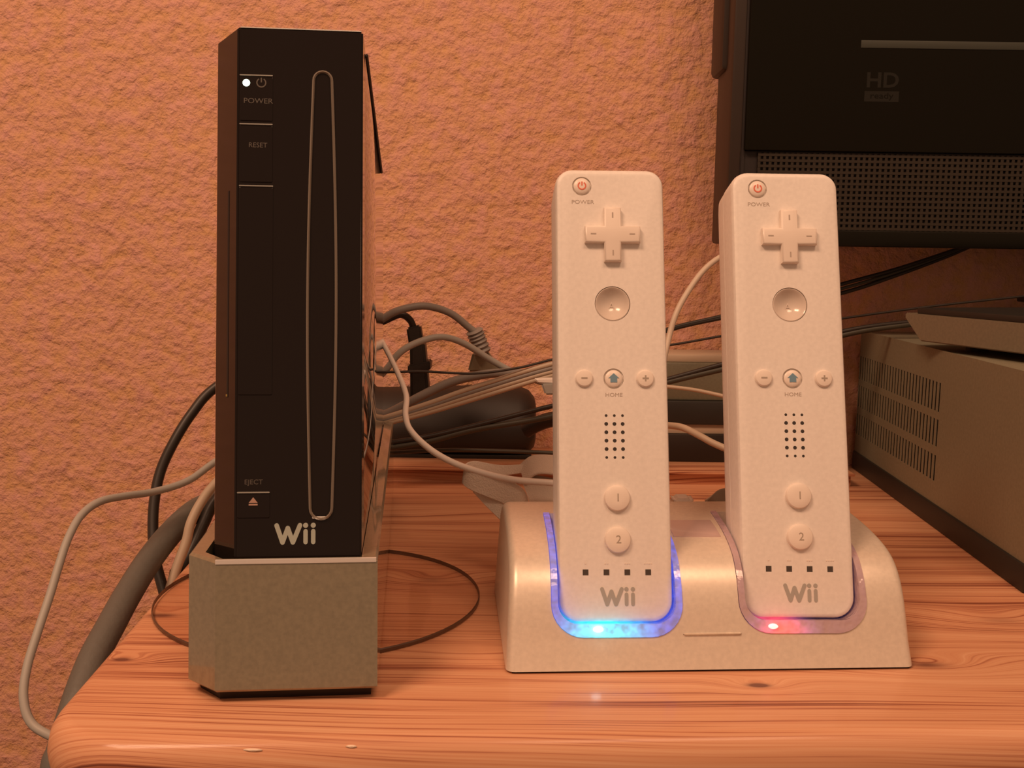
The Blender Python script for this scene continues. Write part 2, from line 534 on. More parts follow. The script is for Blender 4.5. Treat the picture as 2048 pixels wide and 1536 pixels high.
rings = desk_top()
rings = [[Mdesk @ (p - Vector((0, 0, 0))) + Vector((0, 0, 0)) for p in r] for r in rings]
rings = [[Vector((p.x, min(p.y, 607.5), p.z)) for p in r] for r in rings]
top = loft('desk_top', rings, M_pine, None, 40)
top.parent = desk; top.matrix_parent_inverse = Matrix.Translation((0, 0, .760))
for lx, ly in ((-90, 300), (520, 320), (-105, 560), (510, 560)):
    p = Mdesk @ Vector((lx, ly, 0))
    lg = box('leg', (p.x - 22, p.y - 22, -760), (p.x + 22, min(p.y + 22, 606), -18), M_pine, None, 3)
    lg.parent = desk; lg.matrix_parent_inverse = Matrix.Translation((0, 0, .760))


rail = box('back_rail', (-84, 543, 6.6), (192, 607.5, 8), M_pine, None, .4)
rail2 = box('rail_base', (-83, 547, 0), (191, 607.5, 6.6), M_pine, None, .2)
for r_ in (rail, rail2):
    r_.parent = desk; r_.matrix_parent_inverse = Matrix.Translation((0, 0, .760))


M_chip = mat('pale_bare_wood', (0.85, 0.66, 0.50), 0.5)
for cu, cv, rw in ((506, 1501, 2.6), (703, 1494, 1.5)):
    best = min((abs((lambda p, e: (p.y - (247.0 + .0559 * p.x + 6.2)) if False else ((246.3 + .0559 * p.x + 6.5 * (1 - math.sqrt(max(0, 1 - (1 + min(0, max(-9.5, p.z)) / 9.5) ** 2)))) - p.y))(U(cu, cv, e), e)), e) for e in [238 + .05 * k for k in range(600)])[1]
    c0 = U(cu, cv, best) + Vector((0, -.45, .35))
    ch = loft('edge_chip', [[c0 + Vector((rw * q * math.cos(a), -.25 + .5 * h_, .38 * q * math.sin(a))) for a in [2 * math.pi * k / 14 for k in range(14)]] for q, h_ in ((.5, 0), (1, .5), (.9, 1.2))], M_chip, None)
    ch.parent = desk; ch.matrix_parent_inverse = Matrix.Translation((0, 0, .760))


def frame(yaw, tilt=0.0, roll=0.0):
    return Matrix.Rotation(D2R(yaw), 3, 'Z') @ Matrix.Rotation(-D2R(tilt), 3, 'X') @ Matrix.Rotation(D2R(roll), 3, 'Y')


# ------------------------------------------------------------------ clear round stand plate
bm = bmesh.new()
n = 72
R = 58.5
prof = [(R - .6, 0), (R, .5), (R, 1.3), (R - .5, 1.8)]
rg = [[Vector((r * math.cos(2 * math.pi * k / n), r * math.sin(2 * math.pi * k / n), z)) for k in range(n)] for r, z in prof]
add_loft(bm, rg)
pl = bm_done('stand_plate', bm, M_clear, angle=25)
bm = bmesh.new()
rg = [[Vector((r * math.cos(2 * math.pi * k / n), r * math.sin(2 * math.pi * k / n), z)) for k in range(n)] for r, z in ((R - .1, .1), (R + .25, .4), (R + .25, 1.3), (R - .1, 1.7))]
add_loft(bm, rg, cap=False, closed=True)
tag(bm_done('plate_edge', bm, M_clear_edge, pl, angle=40), 'dark polished rim')
pl.location = Vector((-69.5, 353.5, 0.05)) * S
tag(pl, 'clear round acrylic plate lying under the black console stand', 'plate')

# ------------------------------------------------------------------ console stand
ST = (-37.0, 268.8, 0)
stand = empty('console_stand', ST, 'silver grey wedge stand holding the black game console upright', 'stand', frame(5.75))
H = 40.0


def stand_outline(z, ins=0.0):
    s = 6.0 * z / H      # the front leans back a little
    return [Vector((0 - ins, s + ins, z)), Vector((-45.2 + ins * .5, s + ins, z)), Vector((-54.2 + ins, s + 8.5 + ins * .5, z)), Vector((-54.2 + ins, 240 - ins, z)), Vector((0 - ins, 240 - ins, z))]


bm = bmesh.new()
add_loft(bm, [stand_outline(3.4, .8), stand_outline(4.2, 0), stand_outline(H - .7, 0), stand_outline(H, .7)])
cut = bmesh.new()
t9 = math.tan(D2R(9.05))
plan = [(-4.6, 7.9), (-43.5, 7.9), (-49.6, 14.6), (-49.6, 245), (-4.6, 245)]
add_loft(cut, [[Vector((a, b, max(35.2 - (b - 8.4) * t9, 3.2 + .001 * b))) for a, b in plan], [Vector((a, b, 70)) for a, b in plan]])
bmesh.ops.triangulate(cut, faces=cut.faces)
shell = bm_done('stand_shell', boolean(bm, [('DIFFERENCE', cut)]), M_silver, stand, angle=25)
# bright front edge of the rim
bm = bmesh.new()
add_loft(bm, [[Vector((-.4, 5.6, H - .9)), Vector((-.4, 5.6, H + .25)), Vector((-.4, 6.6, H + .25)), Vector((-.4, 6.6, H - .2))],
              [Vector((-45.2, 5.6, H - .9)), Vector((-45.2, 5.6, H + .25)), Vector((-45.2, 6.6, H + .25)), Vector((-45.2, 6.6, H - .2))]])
tag(bm_done('rim_edge', bm, M_rim_and_glint, stand, smooth=False), 'bright thin front rim')
for y0, y1 in ((4.5, 20), (160, 200)):
    bm = bmesh.new()
    add_loft(bm, [[Vector((-2, y0, 0)), Vector((-44.5, y0, 0)), Vector((-51.5, y0 + 8, 0)), Vector((-51.5, y1, 0)), Vector((-2, y1, 0))],
                  [Vector((-2, y0 - 1, 3.5)), Vector((-44.5, y0 - 1, 3.5)), Vector((-52, y0 + 7, 3.5)), Vector((-52, y1, 3.5)), Vector((-2, y1, 3.5))]])
    tag(bm_done('foot', bm, M_matte, stand, smooth=False), 'black foot strip in the shadow gap')  # recessed foot, kept black to give the shadow gap under the shell

# ------------------------------------------------------------------ game console
KO = 4.5
con = empty('game_console', (-64.4, 274.3, 35.5), 'tall glossy black game console standing in the silver stand', 'game console', frame(5.75, 9.05))
k_ = .9717
f_ = lambda x, z: (x * k_, z * k_ + KO)
TOP = 157.0
box('body', (-22.0, 13.4, 0), (21.9, 205, TOP - .3), M_side, con, .5, 2)
bm = bmesh.new()
pr = [(-13.7, 0), (22.0, 0), (22.0, 13.2), (-22.0, 13.2)]
add_loft(bm, [[Vector((a, b, 0)) for a, b in pr], [Vector((a, b, TOP)) for a, b in pr]])
bmesh.ops.bevel(bm, geom=[e for e in bm.edges], offset=.5, segments=2, affect='EDGES')
tag(bm_done('front_bezel', bm, M_black, con, angle=30), 'glossy black front panel')
bm = bmesh.new(); add_box(bm, (21.8, 17, TOP - 1.6), (22.7, 168, TOP - .4))
bmesh.ops.bevel(bm, geom=list(bm.edges), offset=.3, segments=1, affect='EDGES')
bm_done('top_seam', bm, M_matte, con)
tag(box('top_edge', (-13.0, .15, TOP - .1), (21.5, .75, TOP + .18), M_rim_and_glint, con), 'thin light line on the top edge')


# disc slot: raised lens-shaped frame round a dark recess
def slot_shape(grow, y):
    pts = []
    zb, zt = f_(0, 14.2)[1], f_(0, 141.5)[1]
    xc = 10.78 * k_
    n = 30
    def hw(t):  # half width along the slot
        return (2.45 + 1.25 * math.sin(math.pi * t)) * k_ + (.45 * (1 - t))
    rt_, lf = [], []
    for i in range(n + 1):
        t = i / n
        z = zb + (zt - zb) * t
        rt_.append(Vector((xc + hw(t) + grow, y, z))); lf.append(Vector((xc - hw(t) - grow, y, z)))
    ht, hb = hw(1) + grow, hw(0) + grow
    tp = [Vector((xc + ht * math.cos(math.pi * j / 10), y, zt + ht * math.sin(math.pi * j / 10))) for j in range(1, 10)]
    bt = [Vector((xc - hb * math.cos(math.pi * j / 10), y, zb - hb * math.sin(math.pi * j / 10))) for j in range(1, 10)]
    return rt_ + tp + lf[::-1] + bt


bm = bmesh.new()
add_loft(bm, [slot_shape(-.15, .05), slot_shape(-.15, -.35), slot_shape(.2, -.75), slot_shape(.6, -.45), slot_shape(.7, .05)], closed=False, cap=False)
tag(bm_done('slot_frame', bm, M_slot, con), 'clear grey frame round the disc slot')
bm = bmesh.new(); add_loft(bm, [slot_shape(-.6, -.12), slot_shape(-.6, .1)])
tag(bm_done('disc_slot', bm, M_black, con, smooth=False), 'long vertical disc slot')
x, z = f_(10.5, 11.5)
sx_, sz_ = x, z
tag(loft('slot_glint', [rrect(x - 2.3, x + 2.3, z - .45, z + .35, .35, .05), rrect(x - 2.1, x + 2.1, z - .3, z + .2, .2, -.3)], M_rim_and_glint, con), 'bright glint painted on the slot frame')  # glint put in as a small bright solid at the slot's lower end
# lamp, buttons, print
x, z = f_(-11.58, 140.2)
loft('power_lamp', disc_stack(x, z, [(1.05, .05), (1.05, -.25), (.7, -.45)], 20), M_led, con)


def console_button(name, xa, xb, za, zb, highlight_z):
    xa, za_ = f_(xa, za); xb, zb_ = f_(xb, zb)
    b = loft(name, [rrect(xa, xb, za_, zb_, .5, .05), rrect(xa, xb, za_, zb_, .5, -.12), rrect(xa + .15, xb - .15, za_ + .15, zb_ - .15, .4, -.2)], M_black, con, 5)
    r = f_(0, highlight_z)[1]
    tag(loft('ridge', [rrect(xa, xb, r - .22, r + .22, .2, -.1, 3), rrect(xa, xb, r - .15, r + .15, .14, -.42, 3)], M_highlight, b), 'pale grey bar painted as an edge highlight')  # light-grey bar stands in for the highlight along the button edge
    return b


pb = console_button('power_button', -13.5, -3.85, 128.9, 142.2, 142.5)
x, z = f_(-7.21, 140.33); power_symbol(pb, x, z, 1.25, .36, -.24, M_label)
text('lettering', 'POWER', 2.15, f_(-8.1, 0)[0], f_(0, 134.8)[1], -.22, M_label, pb, xs=1.12)
rb = console_button('reset_button', -13.5, -3.85, 110.6, 127.5, 127.9)
text('lettering', 'RESET', 2.0, f_(-8.1, 0)[0], f_(0, 121.6)[1], -.22, M_label, rb, xs=1.0)
cd = console_button('card_door', -13.5, -3.6, 47.6, 109.2, 109.5)
eb = console_button('eject_button', -13.5, -4.1, 11.5, 18.7, 19.0)
text('lettering', 'EJECT', 1.95, f_(-8.8, 0)[0], f_(0, 22.0)[1], -.02, M_label, eb, xs=1.05, depth=.05)
bm = bmesh.new(); x, z = f_(-8.84, 16.5)
tri = [(x - 1.25, z - .5), (x + 1.25, z - .5), (x, z + 1.1)]
add_loft(bm, [[Vector((a, -.28, b)) for a, b in tri], [Vector((a, -.18, b)) for a, b in tri]])
add_box(bm, (x - 1.25, -.28, z - 1.25), (x + 1.25, -.18, z - .8))
tag(bm_done('eject_symbol', bm, mat('pink_grey_print', (.45, .28, .22), .5), eb, smooth=False), 'triangle over a bar')
# seam of the card door on the slanted side
import mathutils
def cham(t, z, out=0.0):  # point on the slanted left face: t 0 at the front edge, 1 at the back edge
    return Vector((-13.7 - 8.3 * t - out * .85, 13.2 * t - out * .53, z))
bm = bmesh.new()
za, zb = f_(0, 47)[1], f_(0, 109)[1]
for (t0, t1, z0, z1) in ((.36, .42, za, zb),):
    add_loft(bm, [[cham(t0, z0, -.1), cham(t1, z0, -.1), cham(t1, z1, -.1), cham(t0, z1, -.1)], [cham(t0, z0, .12), cham(t1, z0, .12), cham(t1, z1, .12), cham(t0, z1, .12)]])
bm_done('card_door_seam', bm, M_matte, con, smooth=False)
bm = bmesh.new(); z = f_(0, 47.6)[1]
add_loft(bm, [[cham(t, z + a, -.1) for t, a in ((.37, -.5), (.46, -.5), (.46, .4), (.37, .4))], [cham(t, z + a, .2) for t, a in ((.39, -.3), (.44, -.3), (.44, .3), (.39, .3))]])
tag(bm_done('door_catch', bm, mat('brass_dot', (.4, .3, .08), .4, metal=.3), con, smooth=False), 'small pale catch')
xa, z0 = f_(-2.75, 3.6); xb, z1 = f_(9.26, 9.7)
logo(con, xa, xb, z0, z1, -.06, M_logo)

# ------------------------------------------------------------------ charging dock
dock = empty('charging_dock', (0, 288, 0), 'wide white two-bay charging dock holding both white controllers', 'charging dock', frame(3.75))
DW = 126.4
PROF = [(0, .8), (3.3, 8), (6.5, 17), (9.0, 22.4), (12, 26.8), (16, 30.4), (21, 32.8), (28, 34.6), (38, 36.0), (50, 36.9), (62, 37.4), (68, 36.6), (72, 34), (74.5, 29), (77, 10), (78, .8)]


def smooth_prof(P):
    # finer over the rounded shoulder
    out = [P[0]]
    C = catmull([Vector((a, b, 0)) for a, b in P[1:-1]], 3)
    out += [(c.x, c.y) for c in C] + [P[-1]]
    return out


PS = smooth_prof(PROF)


def dock_solid(inset_x=0.0, grow=0.0, bevel=True):
    bm = bmesh.new()
    cy = 38; cz = 16
    def g(a, b):
        return (a, b) if not grow else (a + (grow if a > cy else -grow), b + (grow if b > 2 else 0))
    P = [g(a, b) for a, b in PS]
    if not bevel:
        add_loft(bm, [[Vector((x, a, b)) for a, b in P] for x in (-1, DW + 1)])
        return bm
    rings = []
    # rounded ends: shrink the profile towards its inside near each end
    def ring(x, q):
        out = []
        N = len(P)
        for i, (a, b) in enumerate(P):
            a0, b0 = P[max(i - 1, 0)]; a1, b1 = P[min(i + 1, N - 1)]
            t = Vector((a1 - a0, b1 - b0)); t.normalize()
            nx, nz = t.y, -t.x          # inward
            if i == 0: nx, nz = 1, 0
            if i == N - 1: nx, nz = -1, 0
            out.append(Vector((x, a + nx * q, max(b + nz * q, .8))))
        for p in out:
            p.x += (p.z - 2) * .055 * (1 if x < DW / 2 else -.3) + (-.5 if x < DW / 2 else .9)
        return out
    r = 2.8
    for k in range(6):
        an = math.pi / 2 * k / 5
        rings.append(ring(r - r * math.sin(an), r - r * math.cos(an)))
    rings = rings[::-1]
    rings2 = [ring(DW - p[0].x, 0) for p in rings]
    rr = [[(r - r * math.sin(math.pi / 2 * k / 5)), (r - r * math.cos(math.pi / 2 * k / 5))] for k in range(6)]
    seq = [ring(x, q) for x, q in rr[::-1]] + [ring(DW - x, q) for x, q in rr]
    add_loft(bm, seq)
    return bm


def dock_surface_point(u, v):
    # walk along the sight line until it meets the front of the dock (dock coordinates)
    for k in range(4000):
        w = U(u, v, 270 + .02 * k)
        p = frame(3.75).transposed() @ (w - Vector((0, 288, 0)))
        for (a0, b0), (a1, b1) in zip(PS, PS[1:]):
            if b0 <= p.z <= b1 and p.y >= a0 + (a1 - a0) * (p.z - b0) / max(b1 - b0, 1e-6):
                return p
    return p


R1 = (Vector((33.7, 298.4, 13.1)), frame(1.97, 15.94, -.3))
R2 = (Vector((92.5, 303.6, 13.4)), frame(1.16, 15.97, -.1))
Md = frame(3.75); Od = Vector((0, 288, 0))


def u_shape(w, zb, zt, r, y):
    return rrect(-w, w, zb, zt, 2, y, 8, rb=r)


def to_frame(bm, src, dst):
    """from the src frame to the dst frame, both (origin, matrix)"""
    for v in bm.verts:
        wv = src[1] @ v.co + src[0]
        v.co = dst[1].transposed() @ (wv - dst[0])
    return bm


cuts = []
for Rr in (R1, R2):
    c = bmesh.new(); add_loft(c, [u_shape(20.6, -4.3, 90, 10, -40), u_shape(20.6, -4.3, 90, 10, 33.5)])
    cuts.append(('DIFFERENCE', to_frame(c, Rr, (Od, Md))))
body_bm = boolean(dock_solid(), cuts)
bm_done('dock_body', body_bm, M_dock, dock, angle=28)
# ledge between the two bays and the clear bridge behind the shoulder
def strip_on_profile(name, xa, xb, i0, i1, h, m, parent):
    bm = bmesh.new()
    P = [p for p in PS if i0 <= p[0] <= i1]
    rings = []
    for x in (xa, xb):
        lo = [Vector((x, a, b - .5)) for a, b in P]; hi = [Vector((x, a, b + h)) for a, b in P]
        rings.append(lo + hi[::-1])
    add_loft(bm, rings)
    return bm_done(name, bm, m, parent, angle=40)
M_bridge = mat('clear_lilac_bridge', (0.62, 0.46, 0.44), 0.12, coat=1)
tag(strip_on_profile('clear_bridge', 56.3, 72.0, 27, 43, .35, M_bridge, dock), 'glossy clear strip between the bays')
bm = bmesh.new(); add_box(bm, (54.6, 3.6, 10.3), (73.0, 5.4, 10.9)); bmesh.ops.bevel(bm, geom=list(bm.edges), offset=.3, segments=2, affect='EDGES')
bm_done('ledge', bm, M_dock, dock)
# dark base line of the shadow gap comes after the lamps
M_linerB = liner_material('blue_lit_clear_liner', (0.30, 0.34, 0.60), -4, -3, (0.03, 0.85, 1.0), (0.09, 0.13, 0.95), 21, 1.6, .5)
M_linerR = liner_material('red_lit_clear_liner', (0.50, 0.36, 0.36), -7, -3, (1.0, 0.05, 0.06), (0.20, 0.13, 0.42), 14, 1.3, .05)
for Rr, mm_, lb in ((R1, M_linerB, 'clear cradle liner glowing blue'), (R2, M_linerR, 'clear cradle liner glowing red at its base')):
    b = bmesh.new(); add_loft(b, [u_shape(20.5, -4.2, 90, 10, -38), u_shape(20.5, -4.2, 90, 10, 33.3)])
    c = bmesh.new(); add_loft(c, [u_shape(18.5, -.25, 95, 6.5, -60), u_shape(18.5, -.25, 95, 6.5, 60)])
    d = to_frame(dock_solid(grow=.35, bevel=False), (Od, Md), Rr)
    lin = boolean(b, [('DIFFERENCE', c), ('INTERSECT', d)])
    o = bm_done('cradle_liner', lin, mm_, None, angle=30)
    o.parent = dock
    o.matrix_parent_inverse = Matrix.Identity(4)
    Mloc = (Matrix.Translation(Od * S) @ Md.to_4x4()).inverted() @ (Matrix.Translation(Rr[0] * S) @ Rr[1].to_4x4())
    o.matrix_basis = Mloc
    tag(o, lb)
for cu, cv, nm, col_, st_ in ((1196, 1257, 'blue lamp', (0.55, 0.95, 1.0), 14.0), (1545, 1251, 'red lamp', (1.0, 0.25, 0.22), 3.0)):
    o = bpy.data.objects.new('lamp_lens', bpy.data.meshes.new('lamp_lens')); COL.objects.link(o)
    bm = bmesh.new(); c0 = dock_surface_point(cu, cv)
    mm2 = mat('lit_' + nm.replace(' ', '_'), (.8, .8, .8), .3, emit=col_, estr=st_)
    add_loft(bm, [[Vector((c0.x + rr_ * 1.5 * math.cos(a), c0.y + yy, c0.z + rr_ * .75 * math.sin(a))) for a in [2 * math.pi * k / 16 for k in range(16)]] for rr_, yy in ((.6, -1.5), (1, -1.0), (1, .8))])
    bmesh.ops.recalc_face_normals(bm, faces=bm.faces); bmesh.ops.scale(bm, vec=(S, S, S), verts=bm.verts)
    bm.to_mesh(o.data); bm.free(); o.data.materials.append(mm2); o.parent = dock; tag(o, 'small ' + nm)
box('shadow_gap_pad', (1.4, 1.0, -.0), (DW - .4, 76, .9), M_matte, dock)  # matte black pad stands in for the thin shadow gap under the dock

# ------------------------------------------------------------------ controllers
def body_rings(stations):
    out = []
    for y, ins, r in stations:
        out.append(rrect(-18.1 + ins, 18.1 - ins, 0 + ins * .8, 148 - ins, max(r, 1), y, 8, rb=max(r + 1.0, 1)))
    return out


def make_controller(o, M, label):
    c = empty('game_controller', o, label, 'game controller', M, 'controllers standing in the charging dock')
    bm = bmesh.new()
    add_loft(bm, body_rings([(0, 1.9, 4.0), (.12, 1.2, 4.6), (.45, .6, 5.1), (1.1, .2, 5.5), (2.2, 0, 5.6), (12.6, 0, 5.6), (13, .25, 5.5)]))
    cuts = []
    def hole(x, z, r, d):
        h = bmesh.new(); add_loft(h, disc_stack(x, z, [(r, -3), (r, d)], 40)); cuts.append(('DIFFERENCE', h))
    hole(-9.35, 141.9, 3.25, .9)       # power
    hole(.3, 77.05, 3.35, .9)          # home
    hole(.35, 101.9, 5.85, 3.4)        # trigger dish
    bm_done('front_shell', boolean(bm, cuts), M_white, c, angle=25)
    loft('back_shell', body_rings([(13.0, .45, 5.5), (13.4, .1, 5.6), (20, .1, 6), (24, .9, 6.5), (27.5, 3.0, 7), (29.8, 6.0, 7), (30.8, 9.5, 7)]), M_white, c, 25)
    # power button
    p = loft('power_button', disc_stack(-9.35, 141.9, [(2.75, .85), (2.75, -.05), (2.4, -.35), (1.2, -.5)], 32), M_button, c)
    power_symbol(p, -9.35, 141.9, 1.25, .42, -.52, M_red)
    h = loft('home_button', disc_stack(.3, 77.05, [(2.8, .85), (2.8, -.05), (2.4, -.35), (1.2, -.5)], 32), M_button, c)
    bm = bmesh.new()      # little house mark
    P = [(-1.1, -1.3), (1.1, -1.3), (1.1, .1), (1.75, .1), (0, 1.7), (-1.75, .1), (-1.1, .1)]
    add_loft(bm, [[Vector((.3 + a, -.58, 77.05 + b)) for a, b in P], [Vector((.3 + a, -.4, 77.05 + b)) for a, b in P]])
    bm_done('home_symbol', bm, M_blue, h, smooth=False)
    for nm, x in (('minus_button', -9.3), ('plus_button', 10.55)):
        b = loft(nm, disc_stack(x, 77.05, [(2.85, .1), (2.85, -.5), (2.5, -.95), (1.4, -1.2)], 32), M_button, c)
        bm = bmesh.new(); add_stroke(bm, (x - 1, 77.05), (x + 1, 77.05), .5, -1.22, .06, False)
        if nm[0] == 'p': add_stroke(bm, (x, 76.05), (x, 78.05), .5, -1.2, .06, False)
        bm_done('symbol', bm, M_print2, b, smooth=False)
    for nm, z in (('one_button', 38.6), ('two_button', 25.5)):
        b = loft(nm, disc_stack(.75, z, [(4.15, .1), (4.15, -.8), (3.85, -1.35), (2.9, -1.7), (1.4, -1.8)], 36), M_button, c)
        text('numeral', '1' if nm[0] == 'o' else '2', 3.6, .9, z, -1.83, M_print2, b, depth=.04)
    # directional pad
    a, e = 2.8, 9.15
    cx, cz = .5, 124.9
    P = [(a, a), (a, e), (-a, e), (-a, a), (-e, a), (-e, -a), (-a, -a), (-a, -e), (a, -e), (a, -a), (e, -a), (e, a)]
    def cross(y, ins):
        return [Vector((cx + (abs(u) - ins) * (1 if u > 0 else -1), y, cz + (abs(v) - ins) * (1 if v > 0 else -1))) for u, v in P]
    bm = bmesh.new(); add_loft(bm, [cross(.1, 0), cross(-1.7, 0), cross(-2.1, .25), cross(-2.25, .7)])
    dp = bm_done('direction_pad', bm, M_button, c, angle=50)
    for (u, v, w_, h_) in ((0, 6.4, .22, .9), (0, -6.4, .22, .9), (6.4, 0, .9, .22), (-6.4, 0, .9, .22)):
        box('arm_mark', (cx + u - w_, -2.32, cz + v - h_), (cx + u + w_, -2.2, cz + v + h_), M_print3, dp)
    box('well', (0, 0, 0), (.01, .01, .01), M_button, dp) if False else None
    # dished round button
    rr = [(5.7, 3.2), (5.7, .35), (5.45, .1), (5.2, .25)] + [(5.2 * t, .25 + 2.6 * (1 - t * t)) for t in (.9, .8, .65, .5, .3, .1)]
    ab = loft('round_button', disc_stack(.35, 101.9, rr, 40), M_dish, c)
    text('letter', 'A', 3.6, .35, 101.6, 2.62, M_dish, ab, depth=.03)
    for i in range(3):
        for j in range(6):
            x = -2.3 + 2.65 * i; z = 65.0 - 2.7 * j
            r = .62 if 0 < j < 5 else .45
            bm = bmesh.new(); add_loft(bm, disc_stack(x, z, [(r, .1), (r, -.03)], 12))
            bm_done('speaker_hole', bm, M_hole, c, smooth=False)
    for i in range(4):
        x = -9.5 + 6.6 * i
        box('indicator', (x - .9, -.05, 15.35 - .9), (x + .9, .1, 15.35 + .9), M_ind, c)
    for i in range(4):
        for d in range(i + 1):
            box('raised_dot', (-9.5 + 6.6 * i - .35 * i + .7 * d - .2, -.12, 17.9), (-9.5 + 6.6 * i - .35 * i + .7 * d + .2, .1, 18.3), M_button, c)
    text('lettering', 'POWER', 1.85, -9.1, 136.4, -.03, M_print3, c, xs=1.18, depth=.05)
    text('lettering', 'HOME', 1.75, .3, 71.7, -.03, M_print3, c, xs=1.15, depth=.05)
    logo(c, -5.0, 6.0, 4.9, 10.6, -.03, M_print)
    return c


M_print2 = mat('soft_grey_print', (0.40, 0.34, 0.28), 0.6)
M_print3 = mat('light_grey_print', (0.46, 0.385, 0.33), 0.6)
M_dish = mat('clear_grey_white_dish', (0.70, 0.61, 0.54), 0.22, coat=.5)
M_ind = mat('dark_indicator_window', (0.07, 0.055, 0.045), 0.4)
make_controller(R1[0], R1[1], 'white controller in the blue-lit bay of the charging dock')
make_controller(R2[0], R2[1], 'white controller in the red-lit bay, in front of the black television')

# ------------------------------------------------------------------ receiver box on the right
rec = empty('receiver_box', (198.8, 370.6, 0), 'large grey-brown metal box with side vents and black plinth', 'receiver', frame(-2.84))
RD, RW, RH0, RH1 = 228, 330, 11.0, 84.0
box('case', (1.0, 0, RH0), (RW, RD, RH1), M_rec, rec, .8)
bm = bmesh.new(); add_box(bm, (0, 0, RH0), (.35, RD, RH1 + .4))
cut = bmesh.new()
for zt, zb in ((69.0, 55.0), (51.3, 38.2), (34.0, 21.5)):
    for i in range(29):
        y = 99 + i * 4.55
        lean = 0
        add_box(cut, (-2, y - 1.05, zb), (5, y + 1.05, zt))
side = bm_done('side_panel', boolean(bm, [('DIFFERENCE', cut)]), M_rec, rec, smooth=False)
box('vent_backing', (.4, 94, 19), (1.2, 228, 71.5), M_hole2, rec)
box('plinth', (-1.2, -1.5, 0), (RW, RD, RH0), M_rec_front, rec, .8)

# flat silver recorder on top with black lid
sd = empty('flat_player', (216, 416, RH1), 'slim grey-beige player with slanted end and black lid on the receiver box', 'media player', frame(17))
bm = bmesh.new()
pts = [(-60, 4.0), (66, 4.0), (78, 14.5), (78, 17.0), (-60, 17.0)]
add_loft(bm, [[Vector((x, a, b)) for a, b in pts] for x in (0, 190)])
bmesh.ops.bevel(bm, geom=list(bm.edges), offset=.5, segments=2, affect='EDGES')
bm_done('case', bm, M_player, sd)
box('lid', (.5, -60, 17.0), (190, 70, 20.0), M_rec_front, sd, .5)
for fx in (24, 170):
    for fy in (-45, 55):
        loft('foot', [[Vector((fx + r * math.cos(2 * math.pi * k / 16), fy + r * math.sin(2 * math.pi * k / 16), z)) for k in range(16)] for r, z in ((5, 0), (5, 4.1))], M_rec_front, sd)

# ------------------------------------------------------------------ television
tv = empty('television', (230, 480, RH1 + 20), 'black flat television with speaker grille at the upper right', 'television', frame(0))
tvl = Vector((240, 470, RH1 + 20.0))
tv.location = tvl * S
TY = 535
def tvp(u, v, y=TY): return U(u, v, y) - tvl
TVY = 0
tvl = Vector((240, TY, RH1 + 20.0)); tv.location = tvl * S
X0 = tvp(1463, 250).x
zb0 = tvp(1750, 494).z
box('frame', (X0, 4, zb0 + 1), (X0 + 560, 42, 440), M_tv_side, tv, 2)
box('back_housing', (X0 - 3.2, 18, tvp(1455, 128).z), (X0 + 562, 48, 445), M_tv_side, tv, 3)
xg = tvp(1518, 300).x
box('front_panel', (X0 + 7.5, 0, tvp(1800, 305).z), (X0 + 556, 8, 435), M_tv, tv, .8)
box('lower_lip', (X0 + 1.5, 0.5, zb0), (X0 + 556, 8, tvp(1800, 462).z), M_tv, tv, .8)
box('frame_groove', (X0 + 6.4, 2.5, zb0 + 4), (X0 + 8.0, 5, 430), M_matte, tv)
# grille: bars both ways over a dark backing
zt_, zb_ = tvp(1800, 308).z, tvp(1800, 462).z
box('grille_backing', (X0 + 6, 3.2, zb_ - .5), (X0 + 556, 6, zt_ + .5), M_matte, tv)
bm = bmesh.new()
p_ = 2.92
x = xg
while x < xg + 200:
    add_box(bm, (x, 1.6, zb_), (x + 1.45, 2.6, zt_)); x += p_
z = zb_ + .2
while z < zt_:
    add_box(bm, (xg, 1.5, z), (xg + 200, 2.5, z + 1.4)); z += p_
tag(bm_done('speaker_grille', bm, M_tv_grille, tv, smooth=False), 'perforated grey grille strip', kind='stuff')
a = tvp(1722, 88)
box('trim_bar', (a.x, -.4, a.z - 2.0), (a.x + 200, .4, a.z + 2.0), M_tv_bar, tv, .3)
a = tvp(1765, 163); M_hd = mat('faint_grey_badge', (0.022, 0.021, 0.017), .5, spec=.1)
text('lettering', 'HD', 10.6, a.x, a.z + .3, -.03, M_hd, tv, xs=1.12, depth=.05, bold=.25)
a = tvp(1763, 193)
bb = box('badge_bar', (a.x - 9, -.12, a.z - 2.7), (a.x + 9, .1, a.z + 2.7), M_hd, tv)
text('lettering', 'ready', 4.2, a.x, a.z + .3, -.16, M_tv, bb, depth=.05, xs=1.3)
YO = 0
box('neck', (100, 15, 1.4), (180, 33, zb0 + 6), M_tv_side, tv, 2)
box('base_plate', (50, -80, 0.0), (260, 40, 2.6), M_rec_front, tv, .7)

# ------------------------------------------------------------------ grey device between the controllers, at the wall
SZ1, SZ2, SZ3, SZ4 = 24.5, 30.0, 44.0, 66.0
gd = empty('set_top_box', (86, 572, SZ3), 'grey flat device on a dark box, seen between the two controllers', 'set-top box')
box('case', (0, 0, 0), (106, 34, SZ4 - SZ3), M_vcr, gd, 1.0)
box('cover', (0, 2, SZ4 - SZ3), (106, 34, SZ4 - SZ3 + 4.5), M_cbeige, gd, .8)
db = empty('dark_box', (82, 570, 8), 'black box on the back rail under the grey set-top box', 'box')
box('lower_case', (0, 0, 0), (109, 36, SZ1 - 8), M_strip, db, .8)
box('band', (1, 2, SZ1 - 8), (108, 35, SZ2 - 8), M_cbeige, db, .3)
box('upper_case', (0, 0, SZ2 - 8), (109, 36, SZ3 - 8), M_rec_front, db, .8)

# ------------------------------------------------------------------ power strip behind the console
ps = empty('power_strip', (-38, 588, 8), 'dark brown rounded power block lying at the back of the desk', 'power strip')
bm = bmesh.new()
